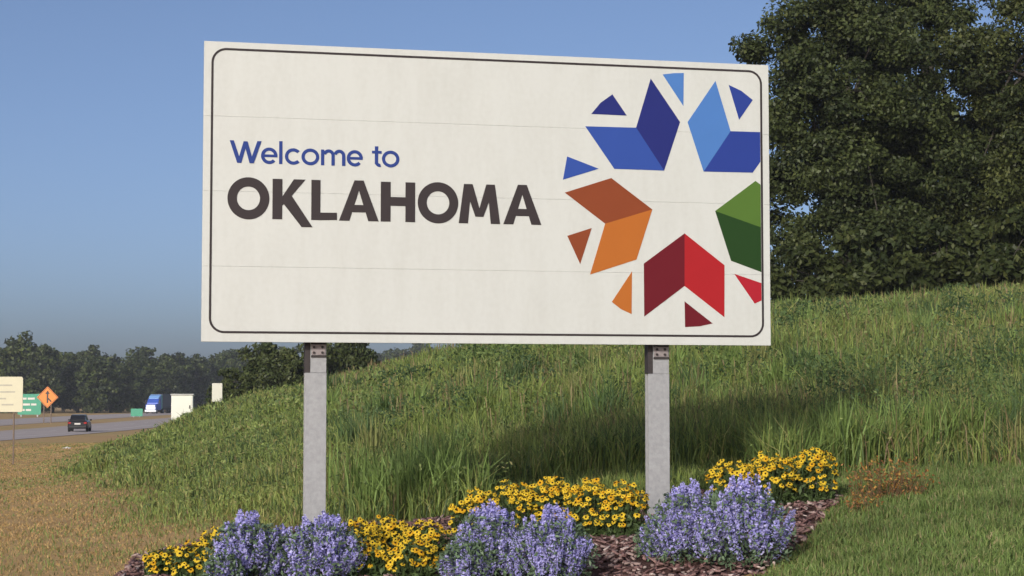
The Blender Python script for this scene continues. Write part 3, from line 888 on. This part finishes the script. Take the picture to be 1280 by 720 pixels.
# ------------------------------------------------------------------ flowers in the bed
# violet spikes
spike_meshes = []
for k in range(6):
    rg = np.random.default_rng(200 + k)
    n = 120
    t = np.sort(rg.random(n)) ** .9
    th = rg.uniform(0, 6.28, n)
    r_ = .006 + .021 * np.sin(np.pi * np.clip(.12 + .88 * t, 0, 1)) ** .7 * (1 - .45 * t)
    P = np.stack([np.cos(th) * r_, np.sin(th) * r_, .03 + .25 * t + rg.normal(0, .004, n)], 1)
    out = np.stack([np.cos(th), np.sin(th), np.full(n, .45)], 1)
    Vq = leaf_quads(P, np.full(n, .0105), .62, rg, 0, out * .4)
    base = np.array([(.53, .51, .86), (.43, .41, .80), (.60, .58, .88), (.32, .29, .66)])
    colr = base[rg.choice(4, n, p=[.42, .3, .18, .1])] * rg.uniform(.85, 1.15, (n, 1))
    st = np.array([(-.0025, 0, 0), (.0025, 0, 0), (.002, 0, .29), (-.002, 0, .29), (0, -.0025, 0), (0, .0025, 0), (0, .002, .29), (0, -.002, .29)]).reshape(2, 4, 3)
    Vq = np.concatenate([Vq, st]); colr = np.concatenate([colr, np.full((2, 3), .09) * np.array([.8, 1.1, .6])])
    spike_meshes.append(quads_mesh('flower_spike', Vq, colr, M_petal))


def quat_to(d, spin):
    q_ = Vector((0, 0, 1)).rotation_difference(Vector(d))
    return q_ @ Quaternion((0, 0, 1), spin)


def salvia(x, y, hw, h, n, label, seed, depth=.8):
    rg = np.random.default_rng(seed)
    zg = gz(x, y)
    o = empty('violet_flower_plant', (x, y, zg)); tag(o, label, 'plant', 'violet flowering plants in the bed')
    nl = int(1500 * hw / .25)
    a = rg.uniform(0, 6.28, nl); rr = rg.random(nl) ** .5; zz_ = rg.random(nl) ** .85
    w_ = hw * (.55 + .45 * np.sin(np.pi * np.clip(zz_ * .9 + .1, 0, 1)))
    P = np.stack([np.cos(a) * rr * w_, np.sin(a) * rr * w_ * depth, .02 + zz_ * h * .80], 1)
    colr = np.array((.10, .155, .085)) * rg.uniform(.6, 1.5, (nl, 1)) + rg.random((nl, 1)) * np.array((.02, .02, .015))
    link('foliage', quads_mesh('foliage', leaf_quads(P, np.full(nl, .021), .38, rg, .2), colr, M_plant), o)
    for i in range(n):
        ph_ = rg.uniform(0, 6.28); u_ = rg.random() ** .75
        if i < n * .20:                     # low outer shoots
            tip = np.array([math.cos(ph_) * hw * rg.uniform(.75, 1.0), math.sin(ph_) * hw * depth * rg.uniform(.75, 1.0), h * rg.uniform(.32, .68)])
            s_ = rg.uniform(.45, .75)
        else:
            rr_ = u_ * hw * .92
            tip = np.array([math.cos(ph_) * rr_, math.sin(ph_) * rr_ * depth, h * (1 - .50 * u_ ** 2.0) * rg.uniform(.80, 1.07)])
            s_ = rg.uniform(.75, 1.12)
        d = tip * np.array([1.0, 1.0, 1.0]) / max(h, .01) + np.array([rg.normal(0, .14), rg.normal(0, .14), .42]); d = d / np.linalg.norm(d)
        loc = tip - d * .28 * s_
        sp = link('flower_spike', spike_meshes[int(rg.integers(6))], o, loc, quat_to(d, rg.uniform(0, 6.28)))
        w_ = s_ * rg.uniform(1.0, 1.5); sp.scale = (w_, w_, s_)
    return o


def bx_(px, d): return (px - 640) / 2271 * d


for (px_, d_, hw, h, n, lab) in [
    (312, 13.0, .32, .54, 96, 'violet flowering plant with upright spikes at the left end, left of the left post'),
    (405, 13.0, .34, .51, 104, 'rounded violet flowering plant in front of the foot of the left post'),
    (358, 13.05, .22, .42, 50, 'middle violet plant of the left group, lower than its two neighbours'),
    (282, 12.7, .15, .33, 22, 'small low violet plant at the far left among the yellow flowers'),
    (584, 12.8, .22, .39, 34, 'low violet plant at the left front of the middle violet group'),
    (613, 13.0, .31, .58, 90, 'violet flowering plant left of centre in the middle group, before yellow flowers'),
    (688, 12.8, .34, .57, 106, 'wide violet flowering plant at the right of the middle group beside the mulch heap'),
    (822, 13.5, .19, .38, 32, 'low violet plant right in front of the foot of the right post'),
    (862, 13.2, .34, .64, 104, 'violet flowering plant just right of the right post'),
    (930, 12.9, .37, .66, 130, 'large violet flowering plant at the right end of the bed below the yellow flowers')]:
    salvia(bx_(px_, d_), d_, hw, h, n, lab, int(px_))

# yellow daisies with dark centres
head_meshes = []
for k in range(5):
    rg = np.random.default_rng(300 + k)
    np_ = int(rg.integers(10, 14)); rad = .030
    V = []; F = []; Cl = []
    hue = np.array((.84, .60, .05)) * rg.uniform(.9, 1.05) if k < 4 else np.array((.76, .44, .025))
    for i in range(np_):
        a = 2 * math.pi * i / np_ + rg.normal(0, .06); dr = rg.uniform(-.012, .002); ln = rad * rg.uniform(.9, 1.15); w_ = .0085
        ca, sa = math.cos(a), math.sin(a)
        b0 = len(V)
        for rr_, ww, z_ in ((.006, .004, .0), (ln * .62, w_, .001 + dr * .3), (ln, .003, dr)):
            V += [(ca * rr_ - sa * ww, sa * rr_ + ca * ww, z_ + .0006 * (i % 2)), (ca * rr_ + sa * ww, sa * rr_ - ca * ww, z_ + .0006 * (i % 2))]
        F += [(b0, b0 + 1, b0 + 3, b0 + 2), (b0 + 2, b0 + 3, b0 + 5, b0 + 4)]
        Cl += [tuple(hue * rg.uniform(.85, 1.1))] * 6
    b0 = len(V)
    for rr_, z_ in ((.0095, .0), (.0085, .006), (.004, .0105)):
        for j in range(7):
            V.append((rr_ * math.cos(2 * math.pi * j / 7), rr_ * math.sin(2 * math.pi * j / 7), z_)); Cl.append((.035, .018, .010))
    for s in range(2):
        for j in range(7):
            F.append((b0 + s * 7 + j, b0 + s * 7 + (j + 1) % 7, b0 + s * 7 + 7 + (j + 1) % 7, b0 + s * 7 + 7 + j))
    F.append(tuple(b0 + 14 + j for j in range(7)))
    lp = [i for f in F for i in f]; stt = np.cumsum([0] + [len(f) for f in F[:-1]])
    head_meshes.append(np_mesh('flower_head', np.array(V), np.array(lp), stt, M_petal, np.array(Cl)))


def daisy(x, y, hw, h, n, label, seed, depth=.7):
    rg = np.random.default_rng(seed)
    o = empty('yellow_daisy_plant', (x, y, gz(x, y))); tag(o, label, 'plant', 'yellow daisy plants in the bed')
    nl = int(850 * hw / .22)
    a = rg.uniform(0, 6.28, nl); rr = rg.random(nl) ** .5; zz_ = rg.random(nl)
    P = np.stack([np.cos(a) * rr * hw * 1.0, np.sin(a) * rr * hw * depth, .02 + zz_ * h * .86 * (1 - .2 * rr ** 2)], 1)
    colr = np.array((.065, .10, .032)) * rg.uniform(.55, 1.5, (nl, 1))
    link('foliage', quads_mesh('foliage', leaf_quads(P, np.full(nl, .034), .34, rg, .15), colr, M_plant), o)
    mb = MB()
    n = int(n * 2.2)
    for i in range(n):
        ph_ = rg.uniform(0, 6.28); u_ = rg.random() ** .55
        side = i < n * .40
        if side:
            ph_ = rg.uniform(math.pi, 2 * math.pi); u_ = rg.uniform(.85, 1.05)
            p = Vector((math.cos(ph_) * hw * u_, math.sin(ph_) * hw * depth * u_, h * rg.uniform(.3, .85)))
        else:
            p = Vector((math.cos(ph_) * hw * u_, math.sin(ph_) * hw * depth * u_, h * (1 - .22 * u_ * u_) * rg.uniform(.80, 1.10)))
        d = Vector((math.cos(ph_) * u_ * .5 + rg.normal(0, .3), math.sin(ph_) * u_ * .5 - .45 + rg.normal(0, .3), .9)).normalized()
        hd_ = link('flower_head', head_meshes[int(rg.integers(5))], o, p, quat_to(d, rg.uniform(0, 6.28)))
        s_ = .55 + .42 * rg.random(); hd_.scale = (s_, s_, s_)
        mb.tube([(p.x * .5, p.y * .5, 0), (p.x * .85, p.y * .85, p.z * .6), p - d * .002], .0022, 3, cap=False)
    col3 = plain('daisy_stem', (.05, .08, .025), .7) if 'daisy_stem' not in bpy.data.materials else bpy.data.materials['daisy_stem']
    mb.build('stems', col3, o)
    return o


for (px_, d_, hw, h, n, lab) in [
    (212, 13.7, .17, .24, 22, 'sparse low yellow daisy plant at the far left end of the bed'),
    (284, 13.7, .20, .36, 42, 'yellow daisy plant at the left, behind the leftmost violet spikes'),
    (446, 13.7, .20, .34, 46, 'yellow daisy plant just right of the left post and its violet plant'),
    (488, 13.9, .18, .34, 36, 'yellow daisy plant in the middle of the clump right of the left post'),
    (531, 13.7, .19, .33, 44, 'yellow daisy plant at the right of that clump, touching the middle violets'),
    (248, 13.3, .17, .30, 26, 'low yellow daisy plant between the far left one and the violet spikes'),
    (462, 13.1, .19, .27, 34, 'low yellow daisy plant at the front between the left and middle violets'),
    (515, 13.1, .19, .28, 36, 'low yellow daisy plant at the front just left of the middle violets'),
    (592, 14.6, .19, .44, 40, 'yellow daisy plant at the left end of the long clump behind the middle violets'),
    (642, 14.9, .23, .48, 56, 'second yellow daisy plant from the left in the long middle clump'),
    (694, 14.9, .22, .49, 56, 'third yellow daisy plant from the left in the long middle clump'),
    (737, 14.7, .21, .47, 54, 'fourth yellow daisy plant from the left in the long middle clump'),
    (779, 14.6, .19, .44, 50, 'bright yellow daisy plant at the right end of the middle clump against the post'),
    (912, 15.4, .20, .44, 44, 'yellow daisy plant behind the large violet plant, left of the right clump'),
    (962, 15.5, .22, .46, 54, 'yellow daisy plant in the middle of the right clump'),
    (1012, 15.6, .22, .46, 58, 'yellow daisy plant at the right end of the bed by the lawn')]:
    daisy(bx_(px_, d_), d_, hw, h, n, lab, int(px_) + 1000)

# russet weed on the lawn right of the bed
def weed(x, y, hw, h, n, label, seed):
    rg = np.random.default_rng(seed)
    o = empty('russet_weed', (x, y, gz(x, y))); tag(o, label, 'weed', 'russet weeds on the lawn')
    mb = MB(); P = []
    for i in range(n):
        a = rg.uniform(0, 6.28); r_ = hw * rg.random() ** .5
        p = np.array([math.cos(a) * r_, math.sin(a) * r_ * .6, 0]); e = p * 1.25 + np.array([rg.normal(0, .04), rg.normal(0, .04), h * rg.uniform(.5, 1.05)])
        mb.tube([p, (p + e) / 2 + rg.normal(0, .015, 3), e], [.003, .0025, .0012], 3, cap=False)
        for t in rg.random(10) ** .6: P.append(p * (1 - t) + e * t + rg.normal(0, .02, 3))
    mb.build('stems', plain('weed_stem', (.12, .07, .035), .8), o)
    P = np.array(P); pal_ = np.array([(.32, .15, .04), (.40, .23, .06), (.13, .14, .04), (.22, .10, .04)])
    link('leaves', quads_mesh('leaves', leaf_quads(P, np.full(len(P), .016), .45, rg, .2), pal_[rg.choice(4, len(P))] * rg.uniform(.8, 1.2, (len(P), 1)), M_plant), o)


weed(bx_(1105, 15.6), 15.6, .30, .34, 95, 'russet orange weed growing on the lawn right of the bed', 31)
weed(bx_(1076, 14.9), 14.9, .12, .20, 22, 'small orange weed at the lawn edge nearest the bed', 32)

# ------------------------------------------------------------------ grass (nobody could count it)
def blades(name, X, Y, h, w, col, lean, seed, mat=M_blade, parent=None, root=-.02, fold=.55):
    rg = np.random.default_rng(seed)
    n = len(X)
    Z = ground(X, Y) + root
    th = rg.uniform(0, 2 * np.pi, n); la = rg.uniform(0, 2 * np.pi, n)
    side = np.stack([np.cos(th), np.sin(th), np.zeros(n)], 1)
    ld = np.stack([np.cos(la), np.sin(la), np.zeros(n)], 1)
    ln = (np.abs(rg.normal(0, lean, n)) * h)[:, None]
    up_ = np.array([0, 0, 1.0]); hh = h[:, None]; ww = (w / 2)[:, None]
    b0 = np.stack([X, Y, Z], 1)
    m0 = b0 + up_ * hh * fold + ld * ln * .3
    tp = b0 + up_ * hh * (1 - .25 * np.clip(ln / hh, 0, 1.5)) + ld * ln
    V = np.stack([b0 - side * ww * .8, b0 + side * ww * .8, m0 + side * ww, m0 - side * ww, tp], 1)
    loops = (np.arange(n)[:, None] * 5 + np.array([0, 1, 2, 3, 3, 2, 4])[None]).ravel()
    starts = (np.arange(n)[:, None] * 7 + np.array([0, 4])[None]).ravel()
    return V.reshape(-1, 3), loops, starts, np.repeat(col, 5, 0)


def scatter(n, d0, d1, u0, u1, pw, rg):
    """positions spread over a wedge of ground, thinner with distance"""
    t = rg.random(n)
    d = (d0 ** pw + t * (d1 ** pw - d0 ** pw)) ** (1 / pw)
    u = rg.uniform(u0, u1, n)
    return u * d, d


def merge(parts):
    V = []; L = []; S = []; C = []; nv = nl = 0
    for v, l, s, c_ in parts:
        V.append(v); L.append(l + nv); S.append(s + nl); C.append(c_); nv += len(v); nl += len(l)
    return np.concatenate(V), np.concatenate(L), np.concatenate(S), np.concatenate(C)


rg = np.random.default_rng(77)
x, y = scatter(330000, 15.8, 66, -.33, .36, .55, rg)
g_ = bank(x, y)
k = rg.random(len(x)) < g_ * 1.0
k &= ~in_poly(x, y, BED)
x = x[k]; y = y[k]; g_ = g_[k]
# taller on the right and near, shorter towards the left toe
hgt = .30 + .16 * sst(-3, 3, x / y * 22) + .16 * sst(24, 17, y) * sst(-2, 2, x) + .10 * wob(x, y, 3.5, 1) + .09 * wob(x, y, 1.1, 6)
hgt = np.where((np.abs(x + 12.4) < 1.3) & (y > 60) & (y < 71), hgt * .35, hgt)
hgt *= 1 + .55 * np.clip(wob(x, y, .8, 10), -.6, 1) * sst(-6, 0, x) * np.where((x < 3.9) & (y < 22.5), .15, 1)
hgt = np.where((x > -.2) & (x < 2.35) & (y < 18.6), hgt * .34, hgt)
hgt = np.clip(hgt, .12, .9) * rg.uniform(.55, 1.15, len(x)) * (.35 + .65 * g_)
wid = np.maximum(.009, y * .00062) * rg.uniform(.7, 1.3, len(x))
pal = np.array([(.218, .278, .068), (.148, .208, .056), (.285, .28, .096), (.225, .155, .09), (.076, .120, .041)])
n1 = wob(x, y, 4.5, 2); n2 = wob(x, y, 2.0, 8); n3 = wob(x, y, 6.0, 9)
pr = np.stack([.36 + .3 * n1, .26 + .2 * n2, .20 + .2 * n3, np.clip(.03 + .2 * n3 * sst(-2, 2, x), .005, 1), np.clip(.16 - .32 * n1 - .15 * n2, .03, 1)], 1)
pr = np.clip(pr, .01, None); pr /= pr.sum(1)[:, None]
ci = (rg.random(len(x))[:, None] > np.cumsum(pr, 1)).sum(1).clip(0, 4)
col = pal[ci] * rg.uniform(.75, 1.25, (len(x), 1))
parts = [blades('g', x, y, hgt, wid, col, .6, 1)]
# bright tall tufts in front of the sign's shadow and along the right
tuft_c = [(bx_(px_, d_), d_) for px_, d_ in [(470, 16.9), (492, 17.0), (515, 16.8), (535, 17.1), (556, 16.9), (578, 17.3), (505, 18), (550, 18.2), (450, 17.6),
          (968, 17.4), (985, 17.5), (1005, 17.3), (1030, 17.7), (1048, 17.9), (1062, 17.6), (1080, 18), (1052, 18.6), (1072, 19), (1100, 18.6), (1120, 18.2), (1145, 18.4), (1170, 18.1), (1190, 18.7), (1215, 18.3), (1240, 18.6), (1265, 18.4),
          (1110, 19.5), (1150, 20), (1200, 20.5), (1250, 21), (700, 22.5), (760, 23), (830, 24), (640, 21), (580, 21.5)]]
for _ in range(230):                      # taller clumps of weeds scattered over the bank, more of them on the right
    d_ = 17.8 + 30 * rg.random() ** 1.5; u_ = rg.uniform(-.12, .34)
    if rg.random() < .35 + 1.8 * max(u_, 0) and float(bank(np.array([u_ * d_]), np.array([d_]))[0]) > .8 and not (-.03 < u_ < .17 and d_ < 23): tuft_c.append((u_ * d_, d_))
tx2 = []; ty2 = []; tb = []; tcol = []
for i, (a, b_) in enumerate(tuft_c):
    nn = int(rg.integers(60, 110))
    tcol.append(np.tile(np.array([(.17, .25, .066), (.12, .185, .055), (.23, .245, .085), (.08, .13, .046)])[int(rg.choice(4, p=[.4, .25, .2, .15])) if i > 24 else 0], (nn, 1)))
    tx2.append(a + rg.normal(0, .11, nn)); ty2.append(b_ + rg.normal(0, .11, nn)); tb.append(np.full(nn, rg.uniform(.7, 1.15)))
tx2 = np.concatenate(tx2); ty2 = np.concatenate(ty2); tb = np.concatenate(tb)
hh = rg.uniform(.4, .78, len(tx2)) * tb
parts.append(blades('t', tx2, ty2, hh, np.maximum(.017, ty2 * .0008) * rg.uniform(.6, 1.3, len(tx2)), np.concatenate(tcol) * rg.uniform(.7, 1.3, (len(tx2), 1)), .38, 2))
# broad-leaved weeds among the grass
x, y = scatter(150000, 16.5, 60, -.33, .36, .6, rg)
k = (rg.random(len(x)) < bank(x, y) * np.clip(.35 + .75 * wob(x, y, 1.6, 3) + .4 * wob(x, y, 5, 6), 0, 1)) & ~in_poly(x, y, BED) & ~((x > 0) & (x < 2.25) & (y < 18.4))
x = x[k]; y = y[k]
z_ = ground(x, y) + (.10 + .42 * rg.random(len(x)) ** .8) * (.62 + .3 * sst(-3, 3, x) + .25 * wob(x, y, 3.5, 1))
Vq = leaf_quads(np.stack([x, y, z_], 1), np.maximum(.022, y * .0011), .42, rg, .3)
pal = np.array([(.215, .268, .08), (.138, .193, .058), (.076, .117, .043), (.255, .24, .097)])
cq = pal[rg.choice(4, len(x), p=[.38, .32, .2, .1])] * (1 + .35 * wob(x, y, 1.6, 5))[:, None].clip(.5, 1.5)
parts.append((Vq.reshape(-1, 3), np.arange(4 * len(x)), np.arange(0, 4 * len(x), 4), np.repeat(cq, 4, 0)))
# leafy weeds standing in clumps on the right of the bank
wc = [(u_ * d_, d_) for u_, d_ in zip(rg.uniform(.165, .35, 75), rg.uniform(17.9, 24, 75))] + [(u_ * d_, d_) for u_, d_ in zip(rg.uniform(-.10, .33, 90), rg.uniform(23, 44, 90))]
Pw = []; Cw = []; Sw = []
for a, b_ in wc:
    hw_ = rg.uniform(.35, .75); nn = 150; t_ = rg.random(nn)
    pw_ = np.stack([a + rg.normal(0, .16, nn) * (.5 + t_), b_ + rg.normal(0, .16, nn), np.zeros(nn)], 1)
    pw_[:, 2] = gz(a, b_) + .1 + t_ * hw_
    Pw.append(pw_); Sw.append(np.full(nn, max(.024, b_ * .0013)))
    Cw.append(np.array([(.15, .21, .062), (.085, .135, .046), (.055, .095, .036)])[int(rg.integers(3))] * rg.uniform(.75, 1.3, (nn, 1)))
Vq = leaf_quads(np.concatenate(Pw), np.concatenate(Sw), .40, rg, .3)
parts.append((Vq.reshape(-1, 3), np.arange(4 * len(Vq)), np.arange(0, 4 * len(Vq), 4), np.repeat(np.concatenate(Cw), 4, 0)))
# seed stalks
x, y = scatter(9000, 17, 60, -.1, .36, .6, rg)
k = (rg.random(len(x)) < bank(x, y) * (.3 + .5 * wob(x, y, 5, 9))) & ~in_poly(x, y, BED) & ~((x > -1.5) & (x < 3.2) & (y < 21))
x = x[k]; y = y[k]
hs = rg.uniform(.40, .66, len(x)) * (1 + .15 * sst(-3, 3, x))
parts.append(blades('s', x, y, hs, np.maximum(.006, y * .0005), np.array((.24, .185, .095)) * rg.uniform(.7, 1.2, (len(x), 1)), .35, 3, fold=.8))
tag(link('tall_grass', np_mesh('tall_grass', *merge(parts)[:3], M_blade, merge(parts)[3])), 'tall unmown green grass covering the bank behind the sign', 'grass', kind='stuff')

# mown lawn right of the bed
x, y = scatter(90000, 11.2, 19.5, .10, .36, 1.0, rg)
lim = np.interp(y, [11, 13.7, 15, 17.4, 19], [.8, 2.05, 2.5, 2.8, 2.8])
k = (x > lim + .04 * wob(x, y, .5, 1)) & ~in_poly(x, y, BED) & (rg.random(len(x)) < 1 - .8 * bank(x, y))
x = x[k]; y = y[k]
pal = np.array([(.155, .220, .058), (.12, .185, .05), (.20, .225, .08), (.28, .24, .12)])
col = pal[rg.choice(4, len(x), p=[.42, .34, .16, .08])] * rg.uniform(.75, 1.25, (len(x), 1)) * (1 + .18 * wob(x, y, 1.2, 4))[:, None]
v = blades('l', x, y, rg.uniform(.05, .11, len(x)) * (1 + .3 * wob(x, y, .6, 7)), np.full(len(x), .0085), col, .55, 4)
tag(link('lawn_grass', np_mesh('lawn_grass', v[0], v[1], v[2], M_blade, v[3])), 'short mown green lawn right of the flower bed', 'grass', kind='stuff')

# dry mown verge on the left
x, y = scatter(210000, 12, 125, -.36, -.08, .5, rg)
k = (rg.random(len(x)) < 1 - bank(x, y)) & ~in_poly(x, y, BED) & (rg.random(len(x)) < np.clip(.75 + .4 * wob(x, y, 2.5, 3), .1, 1)) & (x < 1.2)
x = x[k]; y = y[k]
pal = np.array([(.45, .30, .125), (.40, .255, .105), (.36, .28, .10), (.47, .325, .145), (.18, .215, .065)])
gsp = np.clip(.10 + .22 * wob(x, y, 3.0, 6) + .55 * sst(2.2, 0, toe_x(y) - x), .01, .75)
ci = np.where(rg.random(len(x)) < gsp, 4, rg.choice(4, len(x), p=[.38, .3, .18, .14]))
col = pal[ci] * rg.uniform(.75, 1.25, (len(x), 1))
v = blades('d', x, y, rg.uniform(.022, .062, len(x)) * np.where(ci == 4, 1.6, 1), np.maximum(.007, y * .0006), col, .7, 5)
tag(link('dry_grass', np_mesh('dry_grass', v[0], v[1], v[2], M_blade, v[3])), 'short dry brown grass of the mown verge on the left', 'grass', kind='stuff')

# ------------------------------------------------------------------ summer haze over the whole place
mb = MB(); mb.box((-700, -60, EYE - 4.2), (700, 900, 26))
M_haze = bpy.data.materials.new('haze'); M_haze.use_nodes = True
nt = M_haze.node_tree
nt.nodes.remove(nt.nodes['Principled BSDF'])
pv = nt.nodes.new('ShaderNodeVolumePrincipled')
pv.inputs['Color'].default_value = (.80, .86, .95, 1)
pv.inputs['Density'].default_value = 0.00024
nt.links.new(pv.outputs[0], nt.nodes['Material Output'].inputs['Volume'])
tag(mb.build('haze', M_haze), 'thin pale summer haze over the highway and the woodland', 'haze', kind='stuff')
